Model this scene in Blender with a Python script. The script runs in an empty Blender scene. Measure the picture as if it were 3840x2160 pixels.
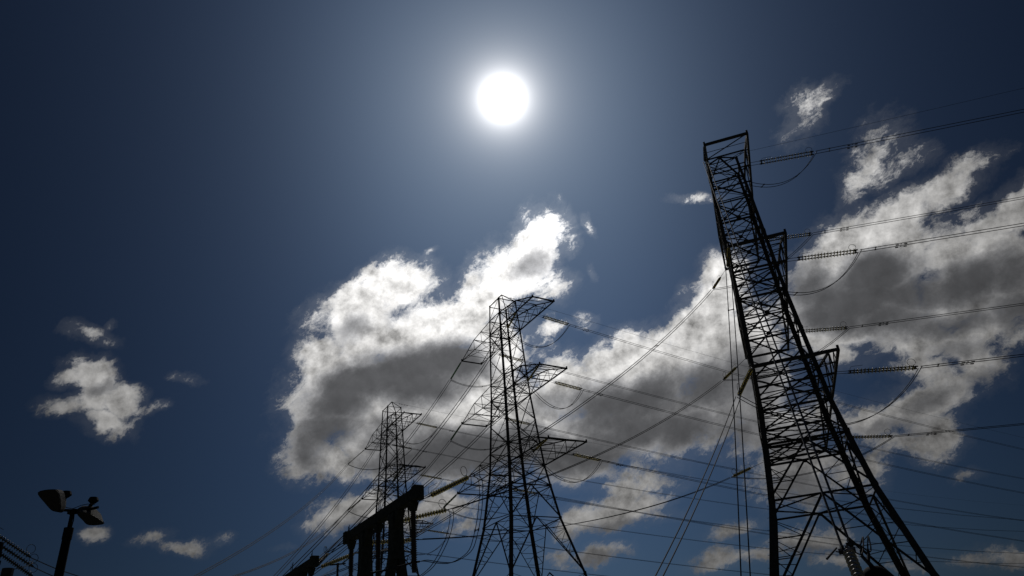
import bpy, bmesh, math, random
from mathutils import Vector, Matrix, noise
random.seed(7)
scene = bpy.context.scene
C = scene.collection
rad = math.radians

EXPOSURE = -1.8
SKY_STRENGTH = 0.15
SKYMUL = (.25, .40, .61)          # multiplier that darkens and blues the sky texture
CL_NEAR, CL_FAR = 63.0, .5
CD_NEAR, CD_FAR = 6.2, .8
AUR_A, AUR_P = .0115, 2.35

# ---------------------------------------------------------------- camera
cam_d = bpy.data.cameras.new('camera'); cam = bpy.data.objects.new('camera', cam_d); C.objects.link(cam)
CR = Vector((0.99530432, 0.04868169, -0.0836625)); CU = Vector((0.09679525, -0.5005731, 0.8602658))
CF = Vector((0.0, 0.8643244, 0.50293472))
cam.matrix_world = Matrix(((CR.x, CU.x, -CF.x, 0), (CR.y, CU.y, -CF.y, 0), (CR.z, CU.z, -CF.z, 1.7), (0, 0, 0, 1)))
cam_d.sensor_width = 36; cam_d.lens = 25.69; cam_d.clip_end = 20000; cam_d.clip_start = .1
scene.camera = cam
scene.view_settings.view_transform = 'Standard'; scene.view_settings.look = 'None'
scene.view_settings.gamma = 1; scene.view_settings.use_curve_mapping = False
scene.view_settings.exposure = EXPOSURE
CLOUDS = [(0.0155, 0.0298, 0.0301, 0.0197, 0.785, 1),
(-0.0049, 0.0094, 0.035, 0.0239, 0.698, 1),
(-0.0198, -0.011, 0.0302, 0.0197, 0.698, 1),
(0.0291, 0.0012, 0.0143, 0.0127, -0.175, 0.6),
(0.0331, 0.0338, 0.0082, 0.0127, 0.347, 0.5),
(-0.0779, -0.0001, 0.0344, 0.0215, 0.265, 1),
(-0.1031, -0.0109, 0.0324, 0.0173, 0.354, 1),
(-0.1175, -0.0122, 0.0183, 0.0094, 0.177, 0.6),
(-0.0658, 0.0053, 0.0173, 0.0142, -0.351, 0.8),
(-0.1043, -0.0337, 0.0368, 0.0189, 0.171, 0.8),
(-0.1289, -0.0442, 0.0187, 0.0156, -0.012, 0.9),
(-0.0644, -0.034, 0.0594, 0.0316, 0.171, 1),
(-0.1222, -0.0628, 0.027, 0.0234, 0.525, 1),
(-0.1295, -0.0864, 0.0237, 0.0279, 0.338, 1),
(-0.1378, -0.1095, 0.0166, 0.0208, -0.291, 1),
(-0.1211, -0.1164, 0.0244, 0.0134, -0.286, 0.9),
(-0.0933, -0.0739, 0.0612, 0.0374, 0.163, 1.2),
(-0.0508, -0.0636, 0.0534, 0.0376, -0.006, 1.2),
(-0.0902, -0.1055, 0.046, 0.0244, -0.019, 1),
(-0.0452, -0.0956, 0.0532, 0.0432, -0.009, 1.2),
(-0.0103, -0.0476, 0.0349, 0.0379, -0.001, 1),
(0.0032, -0.0905, 0.0473, 0.0403, 0.001, 1),
(0.0141, -0.0422, 0.0127, 0.019, 0.349, 0.5),
(0.0277, -0.03, 0.0159, 0.0038, 0.263, 0.5),
(-0.0767, -0.1239, 0.0308, 0.0091, -0.019, 0.7),
(0.0384, -0.0704, 0.0284, 0.0266, 0.005, 1),
(0.0734, -0.0487, 0.0346, 0.0193, 0.616, 1),
(0.0892, -0.0633, 0.0624, 0.0339, 0.446, 1.2),
(0.1262, -0.0282, 0.0372, 0.0189, 0.8, 1),
(0.1367, -0.0095, 0.0247, 0.0183, 0.89, 1),
(0.1443, 0.0119, 0.0184, 0.0167, 1.067, 0.9),
(0.1491, -0.0466, 0.0415, 0.0401, 0.014, 1.2),
(0.0435, -0.1062, 0.0594, 0.0276, 0.18, 1.1),
(0.0967, -0.0923, 0.0556, 0.0304, 0.277, 1.1),
(0.0513, -0.1243, 0.0373, 0.0106, 0.097, 0.8),
(0.1332, -0.0811, 0.0272, 0.0274, 0.199, 1),
(0.0466, -0.0516, 0.0158, 0.0056, 0.526, 0.6),
(0.0521, -0.0245, 0.0069, 0.0057, -0.524, 0.45),
(0.1731, -0.093, 0.0379, 0.0268, 0.212, 0.9),
(0.1866, -0.1229, 0.0316, 0.0202, 0.224, 0.7),
(0.1748, -0.1133, 0.0201, 0.0178, 0.04, 0.8),
(0.1977, -0.1397, 0.0139, 0.0087, 0.056, 0.4),
(-0.1059, -0.1512, 0.0337, 0.0145, 0.352, 0.95),
(-0.1273, -0.1579, 0.0146, 0.0065, 0.134, 0.6),
(-0.0735, -0.1495, 0.0275, 0.0148, -0.022, 0.8),
(-0.0473, -0.1449, 0.0278, 0.0135, 0.071, 0.9),
(-0.0287, -0.1439, 0.0093, 0.009, -0.008, 0.5),
(0.0482, -0.1551, 0.0278, 0.0118, 0.181, 0.8),
(0.0719, -0.1496, 0.034, 0.0117, 0.354, 0.9),
(0.0878, -0.1429, 0.0246, 0.0071, 0.277, 0.8),
(0.0557, -0.1774, 0.026, 0.0075, 0.101, 0.7),
(0.0295, -0.1778, 0.0154, 0.0087, 0.01, 0.5),
(0.0929, -0.1465, 0.0181, 0.0059, -0.058, 0.4),
(-0.0286, -0.1603, 0.0186, 0.0059, -0.009, 0.3),
(-0.1043, -0.0203, 0.0399, 0.0189, 0.174, 0.9),
(0.218, 0.0283, 0.0295, 0.0208, 0.652, 1),
(0.2454, 0.042, 0.0348, 0.0162, 0.566, 1),
(0.2716, 0.0589, 0.0282, 0.0121, 0.611, 0.8),
(0.286, 0.0731, 0.0187, 0.0069, 0.633, 0.55),
(0.2062, 0.0116, 0.0313, 0.0225, 0.559, 1),
(0.2367, 0.0166, 0.0433, 0.0283, 0.38, 1.2),
(0.2723, 0.0213, 0.0233, 0.0232, 0.488, 0.8),
(0.3117, 0.0452, 0.0141, 0.0295, -0.622, 1),
(0.2934, 0.0359, 0.0151, 0.0142, 0.59, 0.75),
(0.2652, -0.0518, 0.0229, 0.0147, -0.172, 0.7),
(0.1847, -0.1104, 0.0312, 0.0208, 0.042, 0.9),
(0.0828, -0.1328, 0.0338, 0.009, 0.107, 0.6),
(0.2999, 0.0209, 0.0226, 0.0197, 0.599, 1),
(0.3122, 0.0011, 0.0213, 0.0344, -0.001, 1.1),
(0.2832, -0.0039, 0.0376, 0.0277, 0.206, 1.1),
(0.2321, -0.0117, 0.0514, 0.0315, 0.103, 1.2),
(0.2613, -0.0292, 0.031, 0.0178, -0.184, 1),
(0.2154, -0.0403, 0.0248, 0.0136, 0.018, 0.7),
(0.2957, -0.0262, 0.0277, 0.0141, 0.42, 0.9),
(0.2014, -0.0197, 0.0309, 0.0274, 0.008, 1),
(0.2849, -0.0388, 0.0198, 0.0146, -0.182, 0.85),
(0.1614, -0.0674, 0.0351, 0.0275, 0.022, 0.9),
(0.2911, -0.0473, 0.0192, 0.0182, 0.426, 0.85),
(0.2757, -0.0652, 0.0216, 0.0109, 0.604, 0.8),
(0.2535, -0.0748, 0.0326, 0.017, 0.417, 0.95),
(0.2305, -0.0857, 0.0219, 0.0131, 0.229, 0.9),
(0.262, -0.0843, 0.0184, 0.0114, 0.24, 0.8),
(0.2437, -0.0951, 0.0266, 0.0087, 0.144, 0.7),
(0.2658, -0.0965, 0.0191, 0.0115, 0.055, 0.65),
(0.2849, -0.1159, 0.0081, 0.0044, 0.263, 0.5),
(0.229, -0.1182, 0.0107, 0.0174, 0.056, 0.45),
(0.2134, -0.1066, 0.0137, 0.0147, 0.047, 0.5),
(0.1459, -0.1559, 0.0202, 0.0068, 0.249, 0.8),
(0.1893, -0.1621, 0.031, 0.0084, 0.149, 0.8),
(0.1574, -0.1724, 0.0409, 0.0073, 0.223, 0.7),
(0.2075, -0.1705, 0.0163, 0.0078, 0.072, 0.7),
(0.1992, -0.1542, 0.0138, 0.0057, 0.062, 0.5),
(0.2802, -0.1655, 0.02, 0.007, 0.191, 0.7),
(0.3009, -0.1611, 0.0166, 0.0081, 0.103, 0.7),
(0.2478, -0.172, 0.0129, 0.0038, 0.088, 0.35),
(0.1906, 0.1137, 0.0112, 0.0169, -0.564, 0.42),
(0.1998, 0.122, 0.0071, 0.0105, -0.568, 0.4),
(0.1838, 0.1026, 0.0048, 0.008, -0.562, 0.4),
(0.2417, 0.0913, 0.0083, 0.0113, 0.347, 0.12),
(0.2532, 0.0833, 0.0077, 0.0088, 0.554, 0.15),
(0.239, 0.0726, 0.0148, 0.0066, 0.159, 0.2),
(0.2219, 0.0642, 0.0051, 0.0144, -0.49, 0.26),
(0.2283, 0.0843, 0.0081, 0.0059, -0.04, 0.25),
(0.1207, 0.0618, 0.0133, 0.0028, 0.038, 0.35),
(0.052, 0.0426, 0.0019, 0.0051, 0.346, 0.12),
(0.0526, 0.0094, 0.0019, 0.0029, -0.001, 0.12),
(-0.055, 0.0256, 0.0044, 0.0016, 0.527, 0.25),
(-0.2681, -0.0296, 0.0164, 0.0057, -0.447, 0.72),
(-0.2571, -0.0268, 0.0059, 0.0023, 0.576, 0.45),
(-0.2675, -0.0555, 0.0161, 0.0133, -0.229, 1),
(-0.2815, -0.0563, 0.0099, 0.0058, 0.376, 0.7),
(-0.2627, -0.0694, 0.0162, 0.0173, -0.233, 1),
(-0.2799, -0.0741, 0.0156, 0.0075, -0.144, 0.75),
(-0.2471, -0.0738, 0.0139, 0.0116, -0.23, 1),
(-0.2567, -0.0833, 0.0188, 0.011, -0.142, 0.95),
(-0.272, -0.0504, 0.005, 0.0088, 0.173, 0.6),
(-0.2287, -0.0782, 0.007, 0.003, 0.156, 0.3),
(-0.2583, -0.1512, 0.0077, 0.0056, -0.081, 0.7),
(-0.2259, -0.1553, 0.0135, 0.0049, 0.153, 0.6),
(-0.2075, -0.1633, 0.0166, 0.0056, -0.174, 0.7),
(-0.186, -0.1611, 0.0065, 0.0041, 0.212, 0.5),
(-0.2146, -0.0583, 0.0056, 0.0027, -0.214, 0.25),
(-0.1491, -0.1721, 0.0068, 0.002, 0.123, 0.3)]
DARK = [(-0.0723, -0.0541, 0.053, 0.0164, 0.239, 1.1),
(-0.0374, -0.0489, 0.027, 0.0156, -0.178, 1.1),
(-0.104, -0.0644, 0.0409, 0.0141, 0.433, 1.05),
(-0.1168, -0.0761, 0.0242, 0.0174, 0.521, 1),
(-0.1216, -0.0957, 0.0241, 0.0166, 0.244, 1),
(-0.1366, -0.1083, 0.0136, 0.0133, -0.376, 0.7),
(-0.0615, -0.0636, 0.0337, 0.0169, -0.008, 0.95),
(-0.0317, -0.1102, 0.0561, 0.0193, -0.007, 1.1),
(-0.0636, -0.1177, 0.0417, 0.0115, -0.015, 0.95),
(0.0059, -0.109, 0.0394, 0.0193, 0.001, 1.1),
(0.0407, -0.114, 0.0392, 0.0151, 0.009, 1.0),
(-0.0771, -0.1005, 0.025, 0.0165, -0.015, 0.5),
(0.0128, 0.0162, 0.0128, 0.008, 0.698, 0.35),
(-0.1082, -0.0283, 0.0105, 0.0068, 0.53, 0.35),
(0.0678, -0.0822, 0.0365, 0.0208, 0.184, 1.05),
(0.0944, -0.0739, 0.0307, 0.0165, 0.362, 1),
(0.1283, -0.068, 0.0299, 0.0193, 0.195, 0.95),
(0.0835, -0.0978, 0.0445, 0.0164, 0.189, 0.9),
(0.1148, -0.0972, 0.0304, 0.0135, 0.368, 0.9),
(0.0302, -0.0798, 0.017, 0.007, 0.005, 0.4),
(0.062, -0.1164, 0.028, 0.0095, 0.185, 0.8),
(0.1565, -0.0622, 0.0238, 0.022, 0.02, 0.7),
(0.1507, -0.0937, 0.0238, 0.0163, 0.029, 0.6),
(0.2321, 0.0089, 0.0316, 0.0167, 0.228, 1.1),
(0.2205, -0.0053, 0.037, 0.019, 0.098, 1.1),
(0.2571, -0.0027, 0.0281, 0.016, 0.101, 1),
(0.2086, -0.017, 0.0275, 0.0136, 0.007, 0.95),
(0.1966, -0.0014, 0.018, 0.0218, 0.375, 0.8),
(0.2874, 0.0024, 0.027, 0.0169, 0.305, 1),
(0.3061, 0.0085, 0.0153, 0.0166, 0.41, 0.7),
(0.2788, -0.0239, 0.0294, 0.0079, 0.116, 0.7),
(0.2458, -0.0193, 0.0285, 0.0134, 0.01, 0.85),
(0.3102, -0.0161, 0.0149, 0.0129, 0.011, 0.8),
(0.2928, -0.0583, 0.0138, 0.0062, 0.431, 0.4),
(0.2418, -0.0878, 0.0218, 0.0067, 0.234, 0.45),
(0.2625, -0.0694, 0.0144, 0.0051, 0.42, 0.35),
(0.2828, -0.0388, 0.0134, 0.0052, 0.024, 0.3),
(-0.094, -0.1603, 0.027, 0.0058, 0.055, 0.55),
(0.0717, -0.1584, 0.0276, 0.0052, 0.189, 0.45),
(0.0556, -0.1803, 0.0219, 0.0036, 0.019, 0.4),
(0.1961, -0.166, 0.0248, 0.0035, 0.066, 0.5),
(0.1753, -0.1006, 0.0261, 0.0133, 0.215, 0.5),
(-0.2607, -0.0645, 0.0103, 0.0037, 0.164, 0.35),
(0.1457, -0.1608, 0.0132, 0.0026, 0.132, 0.4),
(0.2841, -0.1681, 0.0197, 0.0034, 0.1, 0.5),
(0.1864, -0.1279, 0.0203, 0.0105, 0.048, 0.5)]
# ---------------------------------------------------------------- sky, clouds, sun
SUN = Vector((0.01232, 0.71051, 0.70358)).normalized()
sl = bpy.data.lights.new('sun', 'SUN'); sl.energy = 2.0; sl.angle = rad(.53); sl.color = (1, .95, .88)
so = bpy.data.objects.new('sun', sl); C.objects.link(so); so.rotation_euler = SUN.to_track_quat('Z', 'Y').to_euler()
world = bpy.data.worlds.new('World'); scene.world = world; world.use_nodes = True
nt = world.node_tree; nt.nodes.clear(); LK = nt.links.new
def nd(t, **k):
    n = nt.nodes.new(t)
    for a, v in k.items(): setattr(n, a, v)
    return n
def feed(sock, v):
    if isinstance(v, (int, float, tuple, Vector)): sock.default_value = v
    else: LK(v, sock)
def ma(op, a, b=None, c=None, clamp=False):
    n = nd('ShaderNodeMath', operation=op, use_clamp=clamp)
    for i, v in enumerate((a, b, c)):
        if v is not None: feed(n.inputs[i], v)
    return n.outputs[0]
def vm(op, a, b=None, s=None):
    n = nd('ShaderNodeVectorMath', operation=op)
    feed(n.inputs[0], a)
    if b is not None: feed(n.inputs[1], b)
    if s is not None: feed(n.inputs['Scale'], s)
    return n.outputs['Value'] if op in ('DOT_PRODUCT', 'LENGTH') else n.outputs['Vector']
def sstep(v, lo, hi, t0=0., t1=1.):
    n = nd('ShaderNodeMapRange', interpolation_type='SMOOTHSTEP'); feed(n.inputs[0], v)
    n.inputs[1].default_value = lo; n.inputs[2].default_value = hi; n.inputs[3].default_value = t0; n.inputs[4].default_value = t1
    return n.outputs[0]
def nz(vec, scale, det, rough=.55, lac=2.1, col=False, dist=0.):
    n = nd('ShaderNodeTexNoise', noise_dimensions='3D'); LK(vec, n.inputs['Vector'])
    n.inputs['Scale'].default_value = scale; n.inputs['Detail'].default_value = det
    n.inputs['Roughness'].default_value = rough; n.inputs['Lacunarity'].default_value = lac; n.inputs['Distortion'].default_value = dist
    return n.outputs['Color'] if col else n.outputs[0]
dirv = vm('NORMALIZE', nd('ShaderNodeTexCoord').outputs['Generated'])
# a map of the sky round the middle of the southern sky (stereographic, covers every direction)
AX, AY, AZ = CR, CU, CF
kk = ma('DIVIDE', 1, ma('MAXIMUM', ma('ADD', vm('DOT_PRODUCT', dirv, tuple(AZ)), 1), .02))
cx = nd('ShaderNodeCombineXYZ'); LK(ma('MULTIPLY', vm('DOT_PRODUCT', dirv, tuple(AX)), kk), cx.inputs[0]); LK(ma('MULTIPLY', vm('DOT_PRODUCT', dirv, tuple(AY)), kk), cx.inputs[1])
pos = cx.outputs[0]
# warp the map so that cloud outlines billow and fray
w1 = vm('SCALE', vm('SUBTRACT', nz(pos, 14, 2, .5, col=True), (.5, .5, .5)), s=.015)
w2 = vm('SCALE', vm('SUBTRACT', nz(vm('ADD', pos, (3, 1, 7)), 42, 4, .62, col=True), (.5, .5, .5)), s=.018)
p2 = vm('MULTIPLY', vm('ADD', vm('ADD', pos, w1), w2), (1, 1, 0))
def blobs(lst, p):
    """union of ellipses, each one quadratic in the map coordinates, three at a time in the channels of a vector"""
    sx = nd('ShaderNodeSeparateXYZ'); LK(p, sx.inputs[0]); x, y = sx.outputs[0], sx.outputs[1]
    def vec(v):
        c = nd('ShaderNodeCombineXYZ')
        for i in range(3): LK(v, c.inputs[i])
        return c.outputs[0]
    X, Y = vec(x), vec(y); XX, XY, YY = vm('MULTIPLY', X, X), vm('MULTIPLY', X, Y), vm('MULTIPLY', Y, Y)
    def mad(a, b, c):
        n = nd('ShaderNodeVectorMath', operation='MULTIPLY_ADD')
        for i, v in enumerate((a, b, c)): feed(n.inputs[i], v)
        return n.outputs[0]
    acc = None
    lst = lst + [lst[-1]] * (-len(lst) % 3)
    for j in range(0, len(lst), 3):
        co6 = []
        for u, v, a, b, r, s in lst[j:j+3]:
            co, si = math.cos(r), math.sin(r)
            A = co*co/a/a + si*si/b/b; B = co*si*(1/a/a - 1/b/b); D = si*si/a/a + co*co/b/b
            co6.append((-s*A, -2*s*B, -s*D, 2*s*(A*u + B*v), 2*s*(B*u + D*v), s - s*(A*u*u + 2*B*u*v + D*v*v)))
        k = list(zip(*co6))
        base = k[5] if acc is None or j % 6 else mad(acc, (1e-9,)*3, k[5])
        t = mad(XX, k[0], mad(XY, k[1], mad(YY, k[2], mad(X, k[3], mad(Y, k[4], base)))))
        acc = t if acc is None else vm('MAXIMUM', acc, t)
    sp = nd('ShaderNodeSeparateXYZ'); LK(acc, sp.inputs[0])
    return ma('SMOOTH_MAX', ma('SMOOTH_MAX', sp.outputs[0], sp.outputs[1], .2), sp.outputs[2], .2)
shape = blobs(CLOUDS, p2)
# beyond the part of the sky that is in view the clouds go on as scattered cumulus
rr = vm('LENGTH', pos)
far = ma('MULTIPLY_ADD', nz(vm('ADD', pos, (8, 2, 0)), 5, 2, .5), 5, -2.9)
shape = ma('MAXIMUM', ma('MINIMUM', shape, 1.3), ma('SUBTRACT', ma('MINIMUM', far, 1), sstep(rr, .42, .56, 2., 0.)))
shape = ma('SUBTRACT', 1.0, ma('SQRT', ma('MAXIMUM', ma('SUBTRACT', 1.0, shape), 0)))
# streaky fibres, drawn out up and to the right like the real ones
st = nd('ShaderNodeMapping', vector_type='TEXTURE'); LK(vm('ADD', pos, w2), st.inputs[0]); st.inputs[2].default_value = (0, 0, rad(40)); st.inputs[3].default_value = (1.9, .85, 1)
fine = nz(st.outputs[0], 46, 9, .72)
mid = nz(vm('ADD', pos, (5, 5, 2)), 24, 7, .62)
# the same billows a little nearer the sun: their difference is the light on them
sdir = (SUN.dot(AX) / (1 + SUN.dot(AZ)), SUN.dot(AY) / (1 + SUN.dot(AZ)), 0)
tosun = vm('SCALE', vm('NORMALIZE', vm('SUBTRACT', sdir, pos)), s=.006)
mid2 = nz(vm('ADD', vm('ADD', pos, tosun), (5, 5, 2)), 24, 7, .62)
f0 = ma('SUBTRACT', fine, .5); m0 = ma('SUBTRACT', mid, .5); relief = ma('SUBTRACT', mid, mid2)
tex = ma('ADD', ma('MULTIPLY', f0, 2.3), ma('MULTIPLY', m0, 1.5))
dens = ma('ADD', ma('MULTIPLY', shape, 1.1), ma('MULTIPLY', tex, sstep(shape, .15, .6, 1., .5)))
alpha = ma('POWER', sstep(dens, -.05, .55), 1.25)
alpha = ma('MAXIMUM', alpha, ma('MULTIPLY', sstep(ma('ADD', shape, ma('MULTIPLY', tex, .5)), -.32, .1), .05))   # thin veil round the clouds
n = nd('ShaderNodeVectorMath', operation='MULTIPLY_ADD'); LK(dens, n.inputs[0]); n.inputs[1].default_value = (1e-9, 1e-9, 0); LK(p2, n.inputs[2])
thick = blobs(DARK, n.outputs[0])
thick = sstep(ma('ADD', ma('ADD', ma('MAXIMUM', thick, -.9), ma('MULTIPLY', tex, .28)), ma('MULTIPLY', ma('MINIMUM', shape, 1), .2)), -.55, 1.15)
# light: forward-scattered near the sun, weaker away from it and low down where the air is hazier
cosun = vm('DOT_PRODUCT', dirv, tuple(SUN))
ang = ma('ARCCOSINE', ma('MINIMUM', cosun, .999999))
glow = ma('EXPONENT', ma('MULTIPLY', ang, -3.5))
sep = nd('ShaderNodeSeparateXYZ'); LK(dirv, sep.inputs[0])
low = sstep(sep.outputs[2], .05, .5, .45, 1.)
lit = ma('MULTIPLY', ma('MULTIPLY_ADD', glow, CL_NEAR, CL_FAR), low)
shade = ma('MULTIPLY_ADD', glow, CD_NEAR, CD_FAR)
# thin veils glow, thick parts dim
lit = ma('MULTIPLY', lit, sstep(dens, .1, 1.5, 1.08, .72))
body = ma('ADD', ma('MULTIPLY', lit, ma('SUBTRACT', 1, thick)), ma('MULTIPLY', shade, thick))
body = ma('MULTIPLY', body, ma('MINIMUM', ma('MAXIMUM', ma('MULTIPLY_ADD', relief, ma('MULTIPLY_ADD', thick, 2.6, -3.8), ma('MULTIPLY_ADD', ma('MULTIPLY', f0, ma('MULTIPLY_ADD', thick, -.8, 1)), -.9, 1)), .3), 1.6))
tc_ = nd('ShaderNodeMix', data_type='RGBA'); LK(thick, tc_.inputs[0]); tc_.inputs[6].default_value = (1, .985, .965, 1); tc_.inputs[7].default_value = (.95, .965, 1.02, 1)
ctint = nd('ShaderNodeVectorMath', operation='SCALE'); LK(tc_.outputs[2], ctint.inputs[0]); LK(body, ctint.inputs['Scale'])
skyt = nd('ShaderNodeTexSky', sky_type='NISHITA', sun_disc=False, sun_elevation=rad(44.7), sun_rotation=math.atan2(SUN.x, SUN.y))
skyt.air_density = 1.0; skyt.dust_density = 1.2; skyt.ozone_density = 2.5
# painted falloff like a vignette: sky colour dims east and west of the sun
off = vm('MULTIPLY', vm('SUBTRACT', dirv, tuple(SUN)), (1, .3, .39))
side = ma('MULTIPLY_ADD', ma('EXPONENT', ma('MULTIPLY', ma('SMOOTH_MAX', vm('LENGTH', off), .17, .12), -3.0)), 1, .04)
# aureole and disc of the sun: haze scatters its light into a steep peak
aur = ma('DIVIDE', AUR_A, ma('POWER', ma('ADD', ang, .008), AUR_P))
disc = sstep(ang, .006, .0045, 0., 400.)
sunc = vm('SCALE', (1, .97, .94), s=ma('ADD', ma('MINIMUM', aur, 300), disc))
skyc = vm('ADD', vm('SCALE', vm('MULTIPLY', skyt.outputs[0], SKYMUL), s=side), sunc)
mx = nd('ShaderNodeMix', data_type='RGBA'); LK(alpha, mx.inputs[0]); LK(skyc, mx.inputs[6]); LK(vm('ADD', ctint.outputs[0], vm('SCALE', sunc, s=.5)), mx.inputs[7])
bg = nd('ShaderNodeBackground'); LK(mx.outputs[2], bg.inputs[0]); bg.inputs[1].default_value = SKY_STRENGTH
out = nd('ShaderNodeOutputWorld'); LK(bg.outputs[0], out.inputs[0])
world.cycles.sampling_method = 'MANUAL'; world.cycles.sample_map_resolution = 256

# ---------------------------------------------------------------- materials
def mat(name, col, rough=.6, metal=0., bump=0., scale=20, var=.25, col2=None, trans=0.):
    m = bpy.data.materials.new(name); m.use_nodes = True; t = m.node_tree; b = t.nodes['Principled BSDF']
    b.inputs['Roughness'].default_value = rough; b.inputs['Metallic'].default_value = metal
    tc = t.nodes.new('ShaderNodeTexCoord'); n = t.nodes.new('ShaderNodeTexNoise'); n.inputs['Scale'].default_value = scale; n.inputs['Detail'].default_value = 6
    t.links.new(tc.outputs['Object'], n.inputs['Vector'])
    r = t.nodes.new('ShaderNodeValToRGB'); r.color_ramp.elements[0].position = .35; r.color_ramp.elements[1].position = .65
    c2 = col2 or tuple(c * (1 - var) for c in col)
    r.color_ramp.elements[0].color = (*c2, 1); r.color_ramp.elements[1].color = (*col, 1)
    t.links.new(n.outputs[0], r.inputs[0]); t.links.new(r.outputs[0], b.inputs['Base Color'])
    if bump:
        bp = t.nodes.new('ShaderNodeBump'); bp.inputs['Strength'].default_value = bump; bp.inputs['Distance'].default_value = .02
        t.links.new(n.outputs[0], bp.inputs['Height']); t.links.new(bp.outputs[0], b.inputs['Normal'])
    if trans: b.inputs['Transmission Weight'].default_value = trans; b.inputs['IOR'].default_value = 1.5
    return m
M_steel = mat('galvanised_steel', (.085, .083, .078), .8, .1, scale=3, var=.4, col2=(.055, .045, .035))
M_cable = mat('aluminium_cable', (.05, .05, .05), .7, .2, scale=8)
M_hard = mat('forged_fittings', (.09, .085, .08), .6, .3, scale=12)
M_conc = mat('weathered_concrete', (.10, .105, .085), .95, bump=.4, scale=4, col2=(.05, .058, .04))
M_porc = mat('brown_porcelain', (.06, .03, .02), .22, scale=10)
M_dark = mat('dark_painted_metal', (.018, .018, .018), .75, .0, scale=9)
M_dark.node_tree.nodes['Principled BSDF'].inputs['Specular IOR Level'].default_value = .15
M_lens = mat('dusty_lamp_glass', (.05, .04, .025), .5, scale=14)
M_sign = mat('enamel_plate', (.25, .24, .2), .5, scale=6)
def glass_mat(name, col, g=.35):
    m = bpy.data.materials.new(name); m.use_nodes = True; t = m.node_tree; t.nodes.remove(t.nodes['Principled BSDF'])
    n = t.nodes.new('ShaderNodeTexNoise'); n.inputs['Scale'].default_value = 5; tc = t.nodes.new('ShaderNodeTexCoord'); t.links.new(tc.outputs['Object'], n.inputs['Vector'])
    r = t.nodes.new('ShaderNodeValToRGB'); r.color_ramp.elements[0].color = (*[c * .6 for c in col], 1); r.color_ramp.elements[1].color = (*col, 1); t.links.new(n.outputs[0], r.inputs[0])
    a = t.nodes.new('ShaderNodeBsdfTranslucent'); b = t.nodes.new('ShaderNodeBsdfGlossy'); b.inputs['Roughness'].default_value = .28
    d = t.nodes.new('ShaderNodeBsdfTransparent'); d.inputs[0].default_value = (.75, .72, .5, 1)
    t.links.new(r.outputs[0], a.inputs[0])
    rf = t.nodes.new('ShaderNodeBsdfRefraction'); rf.inputs['Roughness'].default_value = .55; rf.inputs['IOR'].default_value = 1.25; t.links.new(r.outputs[0], rf.inputs[0])
    xr = t.nodes.new('ShaderNodeMixShader'); xr.inputs[0].default_value = .6; t.links.new(a.outputs[0], xr.inputs[1]); t.links.new(rf.outputs[0], xr.inputs[2])
    x = t.nodes.new('ShaderNodeMixShader'); x.inputs[0].default_value = g; y = t.nodes.new('ShaderNodeMixShader'); y.inputs[0].default_value = .3
    t.links.new(xr.outputs[0], x.inputs[1]); t.links.new(b.outputs[0], x.inputs[2])
    t.links.new(x.outputs[0], y.inputs[1]); t.links.new(d.outputs[0], y.inputs[2]); t.links.new(y.outputs[0], t.nodes['Material Output'].inputs[0])
    return m
M_glass = glass_mat('amber_toughened_glass', (.95, .84, .36), .4); M_clear = glass_mat('clear_toughened_glass', (1.0, .96, .9), .8); M_green = glass_mat('green_toughened_glass', (.12, .35, .22), .2); M_grey = glass_mat('grey_toughened_glass', (.12, .12, .09), .2)

# ---------------------------------------------------------------- helpers
def tag(o, label=None, cat=None, group=None, kind=None):
    if label: o['label'] = label
    if cat: o['category'] = cat
    if group: o['group'] = group
    if kind: o['kind'] = kind
    return o
def empty(name, loc, rz=0.):
    o = bpy.data.objects.new(name, None); C.objects.link(o); o.location = loc; o.rotation_euler = (0, 0, rz); o.empty_display_size = .5
    return o
def link(name, me, parent=None):
    o = bpy.data.objects.new(name, me); C.objects.link(o); o.parent = parent
    return o
def meshof(name, bm, m):
    me = bpy.data.meshes.new(name); bmesh.ops.recalc_face_normals(bm, faces=bm.faces); bm.to_mesh(me); bm.free(); me.materials.append(m)
    return me
def frame_for(d, up=None):
    z = d.normalized(); u = up or (Vector((0, 0, 1)) if abs(z.z) < .93 else Vector((1, 0, 0)))
    x = u.cross(z)
    if x.length < 1e-5: x = Vector((1, 0, 0)).cross(z)
    x.normalize(); return x, z.cross(x), z
def bar(bm, p, q, w, h=None, up=None, prof=None, q_scale=1.):
    """a bar from p to q: rectangle w x h, or the given profile scaled by w"""
    p, q = Vector(p), Vector(q); x, y, z = frame_for(q - p, up); h = h or w
    pr = prof or [(-.5, -.5), (.5, -.5), (.5, .5), (-.5, .5)]
    a = [bm.verts.new(p + x * (u * w) + y * (v * h)) for u, v in pr]; b = [bm.verts.new(q + (x * (u * w) + y * (v * h)) * q_scale) for u, v in pr]
    n = len(pr)
    for i in range(n): bm.faces.new((a[i], a[(i+1) % n], b[(i+1) % n], b[i]))
    bm.faces.new(a[::-1]); bm.faces.new(b)
LP = [(-.5, -.5), (.5, -.5), (.5, -.36), (-.36, -.36), (-.36, .5), (-.5, .5)]     # angle iron
def tube(bm, pts, r, seg=6):
    pts = [Vector(p) for p in pts]; rings = []
    for i, p in enumerate(pts):
        d = (pts[min(i+1, len(pts)-1)] - pts[max(i-1, 0)]); x, y, z = frame_for(d)
        rr = r[i] if isinstance(r, (list, tuple)) else r
        rings.append([bm.verts.new(p + (x * math.cos(t) + y * math.sin(t)) * rr) for t in [2*math.pi*k/seg for k in range(seg)]])
    for a, b in zip(rings, rings[1:]):
        for k in range(seg): bm.faces.new((a[k], a[(k+1) % seg], b[(k+1) % seg], b[k]))
    bm.faces.new(rings[0][::-1]); bm.faces.new(rings[-1])
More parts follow.
